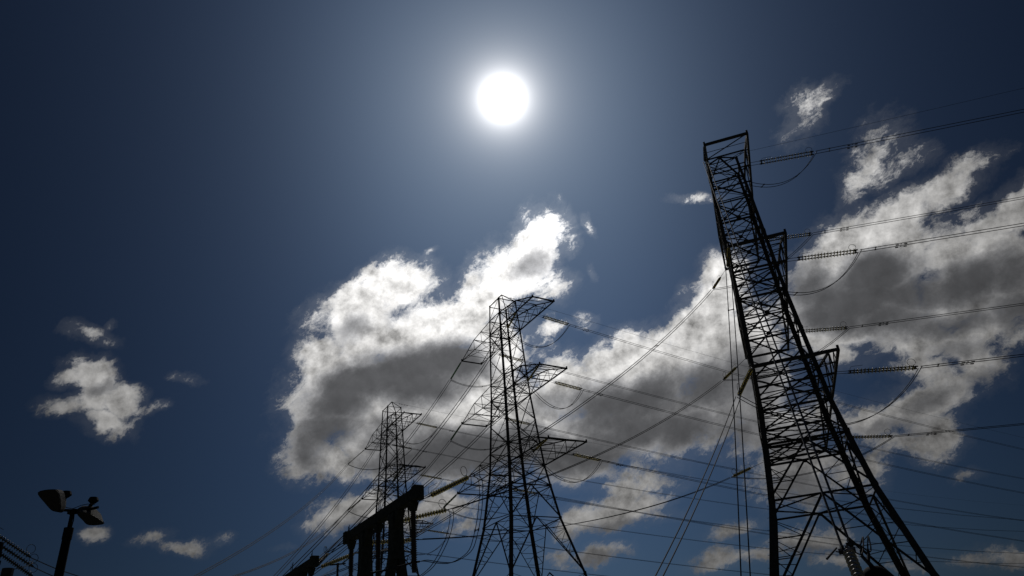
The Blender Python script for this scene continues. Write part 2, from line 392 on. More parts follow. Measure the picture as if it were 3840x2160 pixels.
def lathe(bm, prof, seg=12, z0=0.):
    rings = [[bm.verts.new((r * math.cos(2*math.pi*k/seg), r * math.sin(2*math.pi*k/seg), z + z0)) for k in range(seg)] for r, z in prof]
    for a, b in zip(rings, rings[1:]):
        for k in range(seg): bm.faces.new((a[k], a[(k+1) % seg], b[(k+1) % seg], b[k]))
    bm.faces.new(rings[0][::-1]); bm.faces.new(rings[-1])
_b = bmesh.new(); bar(_b, (0, 0, 0), (0, 0, 1), 1, prof=LP); ANGLE = meshof('angle_iron', _b, M_steel)
_b = bmesh.new(); bar(_b, (0, 0, -.5), (0, 0, .5), 1, prof=[(.38*math.cos(t), .38*math.sin(t)) for t in [math.pi/8 + math.pi*k/4 for k in range(8)]]); PLATE = meshof('plate', _b, M_steel)
def place(o, p, q, w, up=None, roll=0.):
    """puts a unit-length mesh from p to q at width w (in its parent's frame)"""
    p, q = Vector(p), Vector(q); x, y, z = frame_for(q - p, up)
    if roll: x, y = x * math.cos(roll) + y * math.sin(roll), y * math.cos(roll) - x * math.sin(roll)
    L = (q - p).length; hw = w
    o.matrix_parent_inverse = Matrix(); o.matrix_basis = Matrix(((x.x*w, y.x*w, z.x*L, p.x), (x.y*w, y.y*w, z.y*L, p.y), (x.z*w, y.z*w, z.z*L, p.z), (0, 0, 0, 1)))
    return o
def member(name, parent, p, q, w, up=None): return place(link(name, ANGLE, parent), p, q, w, up, random.choice((0, math.pi/2, math.pi, -math.pi/2)))
def lerp(a, b, t): return Vector(a).lerp(Vector(b), t)

# ---------------------------------------------------------------- ground
def grid_sheet(name, size, n, z, m, kind='structure'):
    bm = bmesh.new(); bmesh.ops.create_grid(bm, x_segments=n, y_segments=n, size=size)
    for v in bm.verts:
        d = math.hypot(v.co.x, v.co.y); v.co.z = z + max(0, d - 250) * .0 + (noise.noise(v.co * .01) * 1.2 if d > 260 else 0)
    o = link(name, meshof(name, bm, m)); tag(o, kind=kind); return o
M_ground = mat('gravel_ground', (.13, .13, .10), .95, bump=.6, scale=.8, col2=(.07, .075, .05))
_t = M_ground.node_tree; _n2 = _t.nodes.new('ShaderNodeTexNoise'); _n2.inputs['Scale'].default_value = 40; _n2.inputs['Detail'].default_value = 4
_bp = [n for n in _t.nodes if n.type == 'BUMP'][0]; _tc = [n for n in _t.nodes if n.type == 'TEX_COORD'][0]; _t.links.new(_tc.outputs['Object'], _n2.inputs['Vector']); _t.links.new(_n2.outputs[0], _bp.inputs['Height'])
grid_sheet('ground', 6000, 60, 0, M_ground)

# ---------------------------------------------------------------- lattice pylons
Z = dict(T=48.23, U1=45.68, N1=43.14, M1=39.0, U2=34.87, N2=32.34, M2=28.4, U3=24.41, N3=21.58, W=18.62, R=14.18, Q=6.9)
WZ = [(48.23, 1.535), (43.14, 1.787), (32.34, 2.178), (21.58, 2.89), (18.62, 3.292), (14.18, 3.907)]
def hw(z):
    if z <= 14.18: return 3.907 + .23 * (14.18 - z)
    for (za, wa), (zb, wb) in zip(WZ, WZ[1:]):
        if z >= zb: return wa + (wb - wa) * (za - z) / (za - zb) if z <= za else wa
    return 3.907
CORN = [(-1, -1), (1, -1), (1, 1), (-1, 1)]
ARM = {1: (11.434, 1.826, .533, 1.76), 2: (11.886, 2.187, .54, 1.726), 3: (13.063, 2.902, .548, 1.70)}
def cn(k, z): w = hw(z); return Vector((CORN[k][0] * w, CORN[k][1] * w, z))
def arm_pts(i, su, sv):
    z = Z['N%d' % i]; w = hw(z); L, t, j, kh = ARM[i]
    N = Vector((su*w, sv*w, z)); U = Vector((su*hw(Z['U%d' % i]), sv*hw(Z['U%d' % i]), Z['U%d' % i]))
    J = Vector((su*(w+(L-w)*j), sv*(w+(t-w)*j), z)); K = J + Vector((0, 0, kh)); E = Vector((su*L, sv*t, z))
    return N, U, J, K, E
def pylon(px, py, pz, th, label, near=False):
    """pz: height of the tower's datum above the ground; the legs run on down to the ground"""
    root = empty('lattice_pylon', (px, py, 0), rad(th))
    tag(root, label, 'pylon', 'lattice steel pylons carrying the power lines')
    off = Vector((0, 0, pz)); foot = -pz
    O = lambda p: Vector(p) + off
    s = 1.36 if near else 1.12; lw = 1.45 if near else 1.15
    # four legs, heavier towards the ground
    zs = [Z['T'], Z['N1'], Z['N2'], Z['N3'], Z['W'], Z['R'], Z['Q'], foot]; ww = [.13, .17, .21, .25, .27, .30, .32, .34]
    for k in range(4):
        bm = bmesh.new()
        sx, sy = CORN[k]
        for a, b, w in zip(zs, zs[1:], ww[1:]):
            w *= lw; P, Q = O(cn(k, a)), O(cn(k, b)); t = w * .14
            # two flanges of an angle, its heel outwards
            for dx, dy, fw, fh in ((-sx*w/2, 0, w, t), (0, -sy*w/2, t, w)):
                o1 = Vector((dx, dy, 0)); vs = []
                for base in (P, Q):
                    vs.append([bm.verts.new(base + o1 + Vector((u*fw/2, v*fh/2, 0))) for u, v in ((-1, -1), (1, -1), (1, 1), (-1, 1))])
                for i in range(4): bm.faces.new((vs[0][i], vs[0][(i+1) % 4], vs[1][(i+1) % 4], vs[1][i]))
                bm.faces.new(vs[0]); bm.faces.new(vs[1][::-1])
            bmesh.ops.create_cube(bm, size=1, matrix=Matrix.Translation(P + Vector((-sx*w*.25, -sy*w*.25, 0))) @ Matrix.Diagonal((w*.75, w*.75, .45, 1)))
        lg = link('leg', meshof('leg', bm, M_steel), root)
        if near and k == 1:
            bm = bmesh.new(); z = foot + 3
            while z < Z['T']:
                p = O(cn(k, z)); side = (int(z*2.2) % 2)
                d = Vector((1, 0, 0)) if side else Vector((0, -1, 0)); bar(bm, p, p + d * .17, .022); z += .45
            st_ = link('step_bolt', meshof('step_bolt', bm, M_steel), lg); st_['kind'] = 'stuff'
    def face(k): return k, (k + 1) % 4
    def B(p, q, w=.085, name='diagonal_brace'): member(name, root, O(p), O(q), w * (s if name != 'redundant_brace' else (1.2 if near else 1.05)))
    def H(p, q, w=.10): member('horizontal_bar', root, O(p), O(q), w * s)
    def GP(p, nrm, w): place(link('gusset_plate', PLATE, root), O(p) - nrm * .012, O(p) + nrm * .012, w)
    P = Vector((0, 0, 50))
    for k in range(4): member('peak_bar', root, O(cn(k, Z['T'])), O(P), .11 * s)
    for zn in ('T', 'U1', 'N1', 'U2', 'N2', 'U3', 'N3', 'W', 'R'):
        for k in range(4):
            a, b = face(k); H(cn(a, Z[zn]), cn(b, Z[zn]), .12 if zn[0] in 'NWR' else .09)
        if zn[0] in 'NW' and zn != 'T':
            B(cn(0, Z[zn]), cn(2, Z[zn]), .07); B(cn(1, Z[zn]), cn(3, Z[zn]), .07)
    pan = ['T', 'U1', 'N1', 'M1', 'U2', 'N2', 'M2', 'U3', 'N3', 'W']
    for zi, (za, zb) in enumerate(zip(pan, pan[1:])):
        a_, b_ = Z[za], Z[zb]; wide = a_ - b_
        for k in range(4):
            a, b = face(k); TL, TR, BL, BR = cn(a, a_), cn(b, a_), cn(a, b_), cn(b, b_)
            if za == 'T':
                B(TL if k % 2 else TR, BR if k % 2 else BL, .06); continue
            t = hw(a_) / (hw(a_) + hw(b_)); X = lerp(TL, BR, t); nrm = (TR - TL).cross(BL - TL).normalized()
            B(TL, BR, .085); B(TR, BL, .085)
            if near: GP(X, nrm, .42 if wide < 3.5 else .55)
            zl = X.z; ml, mr = cn(a, zl), cn(b, zl)
            if near or zi in (2, 4, 6, 8): B(ml, X, .06, 'redundant_brace'); B(mr, X, .06, 'redundant_brace')
            if wide > 3.5 or near:
                for (c1, m1) in ((TL, ml), (TR, mr), (BL, ml), (BR, mr)):
                    B(lerp(c1, X, .5), lerp(c1, m1, .5), .045, 'redundant_brace')
            if near and zi in (1, 4, 7): B(lerp(TL, TR, .5), X, .05, 'redundant_brace'); 
    # the splayed part: inverted V on each face, laced to the legs
    def vee(zt, zb, n):
        for k in range(4):
            a, b = face(k); A0, B0 = cn(a, zt), cn(b, zt); mid = lerp(A0, B0, .5)
            nrm = (B0 - A0).cross(Vector((0, 0, -1))).normalized()
            if near: GP(mid + Vector((0, 0, -.1)), nrm, .4)
            for c in (a, b):
                e = cn(c, zb); B(mid, e, .12, 'main_brace'); c0 = cn(c, zt)
                prev = None
                for i in range(1, n + 1):
                    f = i / (n + 1); v = lerp(mid, e, f); l = lerp(c0, e, f)
                    B(v, l, .055, 'redundant_brace')
                    B(v, lerp(c0, e, (i - 1 + .0) / (n + 1)) if i > 1 else c0, .05, 'redundant_brace')
    vee(Z['W'], Z['R'], 2); vee(Z['R'], Z['Q'], 4); vee(Z['Q'], foot if near else 0., 4)
    if not near:
        for k in range(4): H(cn(k, 0), cn((k+1) % 4, 0)); 
        vee(0., foot, 4)
    # plan bracing of the big ring, and hip braces joining neighbouring faces
    for zn in ('W', 'R'):
        m_ = [lerp(cn(k, Z[zn]), cn((k+1) % 4, Z[zn]), .5) for k in range(4)]
        for k in range(4): B(m_[k], m_[(k+1) % 4], .07)
        for k in range(4):
            zb = Z['R'] if zn == 'W' else Z['Q']
            f = .5; B(lerp(m_[k], cn((k+1) % 4, zb), f), lerp(m_[(k+1) % 4], cn((k+1) % 4, zb), f), .05, 'redundant_brace')
    # crossarms
    for i in (1, 2, 3):
        for su in (1, -1):
            (N0, U0, J0, K0, E0), (N1, U1, J1, K1, E1) = [[O(v) for v in arm_pts(i, su, sv)] for sv in (-1, 1)]
            bm = bmesh.new(); cw = .115 * s
            for N_, U_, J_, K_, E_ in ((N0, U0, J0, K0, E0), (N1, U1, J1, K1, E1)):
                bar(bm, N_, E_, cw * 1.15, prof=LP); bar(bm, U_, K_, cw, prof=LP); bar(bm, K_, E_, cw, prof=LP)
            bar(bm, E0, E1, cw * 1.25, prof=LP)
            for e in (E0, E1): bar(bm, e - Vector((0, 0, .12)), e + Vector((0, 0, .3)), .16)
            arm = link('crossarm', meshof('crossarm', bm, M_steel), root)
            def A(p, q, w=.06, nm='strut'): member(nm, arm, p, q, w * s)
            A(J0, J1, .11, 'tie_beam'); A(K0, K1, .08, 'tie_beam')
            T0, T1, M0, M1 = lerp(U0, K0, .55), lerp(U1, K1, .55), lerp(N0, J0, .5), lerp(N1, J1, .5)
            A(M0, M1, .08, 'tie_beam'); A(T0, T1, .06, 'tie_beam')
            for N_, U_, J_, K_, E_, T_, M_ in ((N0, U0, J0, K0, E0, T0, M0), (N1, U1, J1, K1, E1, T1, M1)):
                A(K_, J_, .07); A(T_, M_); A(N_, T_, .07); A(M_, K_, .07); G = lerp(K_, E_, .5); A(G, J_, .055); A(G, lerp(J_, E_, .5), .04)
            A(M0, J1); A(N1, M0, .05) if i < 3 else A(N0, M1, .05)
            A(J0, lerp(J1, E1, .5), .045); A(lerp(J0, E0, .5), lerp(J1, E1, .5), .05); A(K0, E1, .05) if su > 0 else A(K1, E0, .05)
            A(T0, K1, .045); A(U1, T0, .045)
            A(M0, M1, .05) ; A(lerp(K0, E0, .5), lerp(K1, E1, .5), .045)
    return root
def tw(T, v):
    px, py, pz, th = T; c, s_ = math.cos(rad(th)), math.sin(rad(th))
    return Vector((px + c*v.x - s_*v.y, py + s_*v.x + c*v.y, pz + v.z))
TR = (22.882, 60.218, 0.0, -106.141); TC = (-1.78, 101.57, 9.733, -57.671); TL_ = (-27.917, 145.897, 11.454, -58.269)
pylon(*TR, 'large dark lattice steel pylon on the right, leaning left by perspective', near=True)
bm = bmesh.new(); bmesh.ops.create_cube(bm, size=1, matrix=Matrix.Diagonal((.62, .05, .62, 1)))
sg = link('number_plate', meshof('number_plate', bm, M_dark), [o for o in C.objects if o.name.startswith('lattice_pylon')][0]); sg.location = (4.6, 4.95, 9.0)
pylon(*TC, 'tall lattice steel pylon in the middle, before the big cloud')
pylon(*TL_, 'farthest, smallest lattice steel pylon, left of the middle one behind the concrete gantry')

# ---------------------------------------------------------------- insulator strings and conductors
def discs_mesh(name, n, r, m, seg=14, cap=.05):
    bm = bmesh.new(); h = 1.0 / n; pr = [(cap*.5, 0)]
    for i in range(n):
        z = i * h; pr += [(cap, z + .02*h), (cap, z + .46*h), (r*.5, z + .50*h), (r*.97, z + .66*h), (r, z + .74*h), (r*.85, z + .76*h), (r*.4, z + .62*h), (cap*.5, z + .66*h), (cap*.5, z + .999*h)]
    lathe(bm, pr, seg); me = meshof(name, bm, m); me.materials.append(M_hard)
    for p in me.polygons:
        p.use_smooth = True
        if max(math.hypot(me.vertices[i].co.x, me.vertices[i].co.y) for i in p.vertices) < .075: p.material_index = 1      # metal caps and pins
    return me
DISC = {k: discs_mesh('disc_stack', 17, .145, m) for k, m in (('amber', M_glass), ('clear', M_clear), ('green', M_green), ('grey', M_grey))}
def curve_pts(p, q, sag, n=14): return [lerp(p, q, i / n) - Vector((0, 0, 4 * sag * (i / n) * (1 - i / n))) for i in range(n + 1)]
def string(p, q, label, group, col='amber', twin=True, gap=.225, lead=.2, side=None, horn=1):
    """tension string from the steelwork p to the conductor clamp q"""
    p, q = Vector(p), Vector(q); d = (q - p); L = d.length; z = d.normalized()
    sd = side.normalized() if side else Vector((z.y, -z.x, 0)).normalized(); up = sd.cross(z).normalized()
    if up.z < 0: up = -up
    root = empty('insulator_string', p); tag(root, label, 'insulator', group)
    a, b = lead, .93
    offs = (-gap, gap) if twin else (0.,)
    bm = bmesh.new()
    for o_ in offs: tube(bm, [sd * o_, sd * o_ + d * (a - .035)], .022, 5)
    link('link_rod', meshof('link_rod', bm, M_hard), root)
    for f in (a - .02, b + .012):
        bm = bmesh.new(); c = d * f; ext = gap + .1 if twin else .12
        bar(bm, c - sd * ext, c + sd * ext, .12, .05, up=up)
        for o_ in offs: bar(bm, c + sd * o_ - z * .16, c + sd * o_ + z * .16, .10, .06, up=up)
        link('yoke_plate', meshof('yoke_plate', bm, M_hard), root)
    for o_ in offs: place(link('disc_stack', DISC[col], root), sd * o_ + d * a, sd * o_ + d * b, 1.)
    if horn:
        bm = bmesh.new(); c = d * b; R_ = .27
        tube(bm, [c, c + up * .15] + [c + up * (.15 + R_ - R_ * math.cos(t)) - z * (R_ * math.sin(t) + .12) for t in [2 * math.pi * k / 14 for k in range(1, 14)]], .017, 5)
        link('arcing_horn', meshof('arcing_horn', bm, M_hard), root)
        bm = bmesh.new(); c = d * (a - .02); tube(bm, [c, c + up * .2, c + up * .42 + z * .12, c + up * .46 + z * .9], .014, 5)
        link('arcing_rod', meshof('arcing_rod', bm, M_hard), root)
    return root
def bundle(name, pts, label, cat, group, r=.021, gap=.2, spacers=(), dampers=(), parts=True, g1=None, rel=True, side=None):
    pts = [Vector(p) for p in pts]; d = pts[-1] - pts[0]
    sd = side.normalized() if side else Vector((d.y, -d.x, 0)).normalized(); o0 = pts[0]; root = empty(name, o0); tag(root, label, cat, group)
    n = len(pts) - 1
    gs = [gap + ((g1 if g1 is not None else gap) - gap) * i / n for i in range(n + 1)]
    for s_ in (-1, 1):
        bm = bmesh.new(); tube(bm, [p - o0 + sd * s_ * gs[i] for i, p in enumerate(pts)], r, 6); link('conductor', meshof('conductor', bm, M_cable), root)
    cum = [0.]
    for a, b in zip(pts, pts[1:]): cum.append(cum[-1] + (b - a).length)
    def at(s):
        for i in range(n):
            if s <= cum[i+1] or i == n - 1:
                f = (s - cum[i]) / (cum[i+1] - cum[i]); return pts[i].lerp(pts[i+1], f) - o0, (pts[i+1] - pts[i]).normalized(), gs[i]
    for s in spacers:
        c, z, g = at(s if s > 1 or not rel else s * cum[-1]); bm = bmesh.new(); bar(bm, c - sd * (g + .02), c + sd * (g + .02), .045)
        for k in (-1, 1): bar(bm, c + sd * k * g - z * .07, c + sd * k * g + z * .07, .07)
        link('spacer', meshof('spacer', bm, M_hard), root)
    for s in dampers:
        for k in (-1, 1):
            c, z, g = at(s); c = c + sd * k * g; bm = bmesh.new(); dn = Vector((0, 0, -.11))
            bar(bm, c, c + dn, .04)
            tube(bm, [c + dn - z * .38, c + dn + z * .38], .012, 5)
            for e in (-1, 1): tube(bm, [c + dn + z * e * .2, c + dn + z * e * .42], .045, 6)
            link('vibration_damper', meshof('vibration_damper', bm, M_hard), root)
    return root
def single(name, pts, label, cat, group, r=.013, seg=5, m=None):
    pts = [Vector(p) for p in pts]; root = tag(link(name, None), label, cat, group) if False else None
    bm = bmesh.new(); tube(bm, [p - pts[0] for p in pts], r, seg); o = link(name, meshof(name, bm, m or M_cable)); o.location = pts[0]; return tag(o, label, cat, group)

SIDE = {1: 'near', -1: 'far'}; LEV = {1: 'top', 2: 'middle', 3: 'bottom'}
# clamp drop at the end of each line string (m), its slope beyond, and where the dropper string's clamp hangs
R_DROP = {(1, 1): .6, (2, 1): .7, (3, 1): .8, (1, -1): .72, (2, -1): .85, (3, -1): .93}
DROPPER = {
 'R': {(1, 1): (16.66, 47.02, 39.15), (2, 1): (15.93, 46.36, 28.68), (3, 1): (14.03, 45.5, 18.38), (1, -1): (21.61, 69.51, 39.55), (2, -1): (20.54, 70.35, 29.36), (3, -1): (19.46, 71.64, 19.83)},
 'C': {(1, 1): (-1.25, 92.37, 48.8), (2, 1): (.76, 87.49, 38.48), (3, 1): (.5, 85.49, 28.53), (1, -1): (-11.24, 108.05, 48.77), (2, -1): (-11.59, 107.36, 38.47), (3, -1): (-13.07, 107.38, 28.47)},
 'L': {(1, 1): (-25.87, 131.05, 50.23), (2, 1): (-25.2, 131.6, 40.0), (3, 1): (-24.9, 130.2, 29.9), (1, -1): (-38.91, 153.4, 51.18), (2, -1): (-38.19, 151.47, 40.82), (3, -1): (-39.2, 152.2, 30.6)}}
ax = Vector((-.549, .836, 0)); G1 = Vector((-5.956, 37.853, 12.0)); G2 = Vector((-15.55, 52.71, 12.0))
# the far end of every down-lead: at a gantry, or out of the picture in the yard
ENDS = {
 'R': {(1, 1): (6.60, 16.66, 4.20), (2, 1): (7.35, 28.95, 4.49), (3, 1): (3.93, 30.57, 4.99), (1, -1): (-3.39, 41.53, 13.71), (2, -1): (-5.05, 45.19, 12.85), (3, -1): (-7.57, 49.29, 12.11)},
 'C': {(1, 1): (-16.2, 58.31, 13.56), (2, 1): (-17.0, 62.02, 14.45), (3, 1): (-20.0, 67.0, 13.2), (1, -1): (-22.49, 63.47, 12.0), (2, -1): (-23.73, 68.5, 12.0), (3, -1): (-14.04, 58.8, 13.57)},
 'L': {(1, 1): (-29.0, 74.0, 12.), (2, 1): (-30.5, 76.0, 12.), (3, 1): (-32.0, 78.0, 12.), (1, -1): (-29.4, 59.41, 12.0), (2, -1): (-26.83, 58.27, 12.0), (3, -1): (-31.0, 62.0, 12.)}}
TOWN = {'R': 'right pylon', 'C': 'middle pylon', 'L': 'farthest pylon'}
SAG = {'R': 1.2, 'C': 1.6, 'L': 2.0}
for key, T in (('R', TR), ('C', TC), ('L', TL_)):
    th = rad(T[3]); u = Vector((math.cos(th), math.sin(th), 0)); v = Vector((-math.sin(th), math.cos(th), 0))
    for i in (1, 2, 3):
        for su in (1, -1):
            J = tw(T, arm_pts(i, su, 1)[2]); what = '%s %s crossarm of the %s' % (LEV[i], SIDE[su], TOWN[key])
            drop = R_DROP[(i, su)] if key == 'R' else .62; L = 5.6
            clamp = J + v * L - Vector((0, 0, drop))
            string(J, clamp, 'twin glass insulator string pulling right from the ' + what, 'insulator strings on the line side of the pylons', 'grey' if (key == 'L' and su == -1 and i == 1) else ('clear' if key == 'R' and su == 1 and i == 1 else 'amber'))
            s0 = .086 if key == 'R' else .108; k2 = 2.4e-4 if key == 'R' else 2.6e-4
            dist = [0, 1, 2, 3.5, 5, 7, 10, 14, 20, 28, 38, 50, 65, 82, 100, 120, 145, 175, 210, 250, 300]
            bundle('line_conductors', [clamp + v * s - Vector((0, 0, s0 * s - k2 * s * s)) for s in dist],
                   'twin conductors running right into the distance from the ' + what, 'power line', 'twin conductors of the power lines', r=.026 if key == 'R' else .031, spacers=(1.15,), dampers=(3.0,), rel=False)
            # down-lead side
            E = tw(T, arm_pts(i, su, -1)[4]); q = Vector(DROPPER[key][(i, su)])
            if key == 'C' and (i, su) == (1, 1): E = tw(T, arm_pts(i, su, -1)[2])
            colr = 'clear' if key == 'R' and (i, su) == (1, 1) else 'green' if (key == 'C' and su == -1) else ('grey' if key == 'L' else 'amber')
            if key == 'R' and (i, su) in ((1, -1), (2, -1), (3, -1)): lead = .45
            else: lead = .12
            string(E, q, 'insulator string sloping down to the yard from the ' + what, 'insulator strings on the yard side of the pylons', colr, lead=lead, twin=False, side=v)
            e = Vector(ENDS[key][(i, su)]); g1 = None
            n = 22; sg_ = SAG[key]
            if key == 'R' and su == 1: sg_ = .35
            spc = {('R', 2, 1): (.22,), ('R', 1, -1): (.39,), ('R', 2, -1): (), ('C', 1, 1): (), }.get((key, i, su), ())
            bundle('down_leads', curve_pts(q, e, sg_, n), 'pair of down-leads falling to the yard from the ' + what, 'cable', 'down-leads from the pylons to the yard', r=.028 if key == 'R' else .036, spacers=spc, gap=.17, g1=.09 if (key, i, su) == ('R', 1, 1) else None, side=v)
            jl = 3.1 if key == 'R' else 3.3
            if su == -1: jl *= .45 if key == 'R' else .8
            jp = curve_pts(clamp, q, jl, 22)
            bundle('jumper_loop', jp, 'slack twin jumper loop hanging below the ' + what, 'jumper cable', 'jumper loops under the crossarms', r=.025 if key == 'R' else .034, gap=.2, g1=.17, spacers=(.3, .62))
    pk = tw(T, Vector((0, 0, 50)))
    ew = empty('earth_wire', pk); tag(ew, 'thin earth wire running right from the peak of the ' + TOWN[key], 'earth wire', 'earth wires on the pylon peaks')
    bm = bmesh.new(); s0 = .06 if key == 'R' else .1
    tube(bm, [v * s - Vector((0, 0, s0 * s - 2.2e-4 * s * s)) for s in (0, 2, 5, 9, 14, 20, 28, 38, 50, 65, 82, 100, 120, 145, 175, 210, 250, 300)], .014 if key == 'R' else .018, 5); link('wire', meshof('wire', bm, M_cable), ew)
    for d_ in ((2.4,) if key == 'R' else (2., 3.2)):
        bm = bmesh.new(); c = v * d_ - Vector((0, 0, s0 * d_ + .1)); tube(bm, [c - v * .35, c + v * .35], .012, 5)
        for e_ in (-1, 1): tube(bm, [c + v * e_ * .18, c + v * e_ * .4], .05, 6)
        link('vibration_damper', meshof('vibration_damper', bm, M_hard), ew)

# ---------------------------------------------------------------- concrete gantries in the yard
def rib_mesh(n, r, core):
    bm = bmesh.new(); pr = [(core*.9, 0)]; h = 1. / n
    for i in range(n):
        z = i * h; pr += [(core, z + .1*h), (core, z + .35*h), (r, z + .55*h), (r, z + .66*h), (core, z + .9*h)]
    pr += [(core*.9, 1.)]; lathe(bm, pr, 14); me = meshof('ribbed_porcelain', bm, M_porc)
    for p in me.polygons: p.use_smooth = True
    return me
RIB = rib_mesh(16, .5, .36)
def gantry(g, label, length=10.2, posts=(.045, .52, .95)):
    rz = math.atan2(ax.y, ax.x); root = empty('concrete_gantry', (g.x, g.y, 0), rz); tag(root, label, 'gantry', 'concrete gantries of the switchyard')
    H_ = g.z; bm = bmesh.new()
    # local x runs along the beam
    bar(bm, (-.25, 0, H_), (length + .25, 0, H_),   .46, .60, up=Vector((0, 0, 1)))
    bmesh.ops.bevel(bm, geom=bm.edges[:], offset=.04, segments=2, affect='EDGES')
    beam = link('beam', meshof('beam', bm, M_conc), root)
    for xx in (-.12, length + .12):
        bm = bmesh.new(); bar(bm, (xx - .22, 0, H_ + .02), (xx + .22, 0, H_ + .02), .56, .72, up=Vector((0, 0, 1))); bmesh.ops.bevel(bm, geom=bm.edges[:], offset=.03, segments=1, affect='EDGES'); link('end_block', meshof('end_block', bm, M_conc), beam)
    for t in (.27, .715):
        x = length * t; bm = bmesh.new()
        zt, zs = H_ - .36, H_ - 2.75
        bar(bm, (x, 0, zt), (x, 0, zs), .60, .60, up=Vector((0, 1, 0)), q_scale=1.12)
        # haunches under the beam
        bar(bm, (x - .62, 0, zt + .1), (x - .1, 0, zt - .9), .3, .44, up=Vector((0, 1, 0))); bar(bm, (x + .62, 0, zt + .1), (x + .1, 0, zt - .9), .3, .44, up=Vector((0, 1, 0)))
        col = link('column', meshof('column', bm, M_conc), root)
        for sg2 in (-1, 1):
            bm = bmesh.new(); bar(bm, (x + sg2 * .004, sg2 * .17, zs + .3), (x + sg2 * .004, sg2 * 1.65, 0), .56, .36, up=Vector((0, 1, 0)), q_scale=1.15); link('leg', meshof('leg', bm, M_conc), col)
    for t in posts:
        x = length * t; p = Vector((x, 0, H_ - .34)); bm = bmesh.new()
        bar(bm, p + Vector((0, 0, .02)), p - Vector((0, 0, .45)), .5, .42, q_scale=.6); link('bracket', meshof('bracket', bm, M_conc), root)
        for a, b in ((.47, 1.78), (1.92, 3.3)): place(link('post_insulator', RIB, root), p - Vector((0, 0, a)), p - Vector((0, 0, b)), .34)
        for a in (.4, 1.76, 3.28): bm = bmesh.new(); tube(bm, [p - Vector((0, 0, a)), p - Vector((0, 0, a + .17))], .12, 10); link('metal_cap', meshof('metal_cap', bm, M_hard), root)
    bm = bmesh.new()
    for xx, hh in ((.1, .34), (.25, .2), (length*.47, .5), (length*.49, .42), (length*.52, .3), (length - .3, .3), (length - .15, .22)): tube(bm, [(xx, .1, H_ + .3), (xx, .1, H_ + .42 + hh)], .022, 5)
    link('fixing_rod', meshof('fixing_rod', bm, M_hard), root)
    return root
gantry(G1, 'dark concrete gantry with ribbed hanging insulators before the farthest pylon')
gantry(G2, 'concrete gantry cut by the lower edge, beyond the lower end of the larger gantry')
def gp(g, t): return g + ax * 10.2 * t - Vector((0, 0, .45))
for g, t, e, w in ((G1, 0., ENDS['R'][(1, -1)], 'upper end of the larger concrete gantry'), (G1, .5, ENDS['R'][(2, -1)], 'middle of the larger concrete gantry, seen behind its column'), (G1, .97, ENDS['R'][(3, -1)], 'lower end of the larger gantry, behind its columns'),
                   (G2, 0., ENDS['C'][(1, 1)], 'top corner of the lower-left gantry, foreshortened and dark'), (G2, .1, ENDS['C'][(3, -1)], 'beam of the lower-left gantry, sloping right to the column')):
    string(gp(g, t), e, 'glass insulator string stretched from the ' + w, 'insulator strings on the gantries', 'grey' if g is G2 and t == 0 else 'amber', lead=.24, twin=False)
string(gp(G2, .5), ENDS['C'][(2, 1)], 'glass insulator string from the middle of the lower-left gantry, near the bottom edge', 'insulator strings on the gantries', lead=.16, twin=False)
# slack loops from the clamps down into the yard
eA, eB, eC = [Vector(ENDS['R'][(i, -1)]) for i in (1, 2, 3)]
def smooth(pts, n=6):
    pts = [Vector(p) for p in pts]; P = [pts[0]] + pts + [pts[-1]]; o = []
    for i in range(1, len(P) - 2):
        for k in range(n):
            t = k / n; a, b, c, d = P[i-1], P[i], P[i+1], P[i+2]
            o.append(.5 * ((2*b) + (c - a) * t + (2*a - 5*b + 4*c - d) * t*t + (3*b - a - 3*c + d) * t**3))
    return o + [pts[-1]]

bundle('down_leads', smooth([eA] + [(-2.85, 41.29, 13.36), (-2.95, 41.16, 11.70), (-3.31, 40.92, 10.14), (-3.65, 40.50, 9.34), (-4.43, 39.96, 8.83), (-5.05, 39.34, 8.75), (-5.67, 38.69, 8.80), (-5.92, 38.12, 8.68)], 4), 'slack twin cable looping from the upper gantry string down to the hanging insulator', 'cable', 'slack cables in the yard', gap=.13, r=.022, spacers=(.42,))
bundle('down_leads', smooth([eB] + [(-4.91, 44.51, 12.21), (-5.16, 44.00, 10.93), (-5.86, 43.42, 9.51), (-6.55, 42.68, 8.75), (-7.86, 41.82, 7.86)], 4), 'slack twin cable dropping from the middle gantry string out of the lower edge', 'cable', 'slack cables in the yard', gap=.16, r=.022)
single('busbar', smooth([(-5.92, 38.12, 8.68), (-6.33, 38.38, 8.71), (-6.98, 38.62, 8.63), (-7.96, 38.78, 8.52), (-8.68, 38.97, 8.51)], 4), 'thick dark busbar from the foot of the largest hanging insulator towards the gantry columns', 'busbar', None, r=.05, seg=8)
# ---------------------------------------------------------------- near equipment, lower right
ys = Vector((6.60, 16.66, 4.20)); an = Vector((6.16, 15.25, 2.75))
near_s = empty('strain_insulator', an); tag(near_s, 'close glossy brown glass insulator string at the lower right edge, with horn and clamps', 'insulator')
DM = None
bm = bmesh.new(); r = .125
lathe(bm, [(.03, 0), (.04, .01), (.04, .05), (r*.6, .062), (r*.97, .085), (r, .10), (r*.86, .108), (r*.5, .088), (.03, .095), (.03, .13)], 20); DM = meshof('glass_disc', bm, glass_mat('dark_glossy_glass', (.20, .12, .06), .55))
for p in DM.polygons: p.use_smooth = True
dd = (ys - an); zz = dd.normalized(); nd_ = 10
for k in range(nd_):
    o = link('glass_disc', DM, near_s); x, y, z = frame_for(dd); p = zz * (dd.length - .18 - .13 * (nd_ - k)); o.matrix_basis = Matrix(((x.x, y.x, z.x, p.x), (x.y, y.y, z.y, p.y), (x.z, y.z, z.z, p.z), (0, 0, 0, 1)))
sdn = Vector((.96, -.28, 0)).normalized(); upn = sdn.cross(zz).normalized()
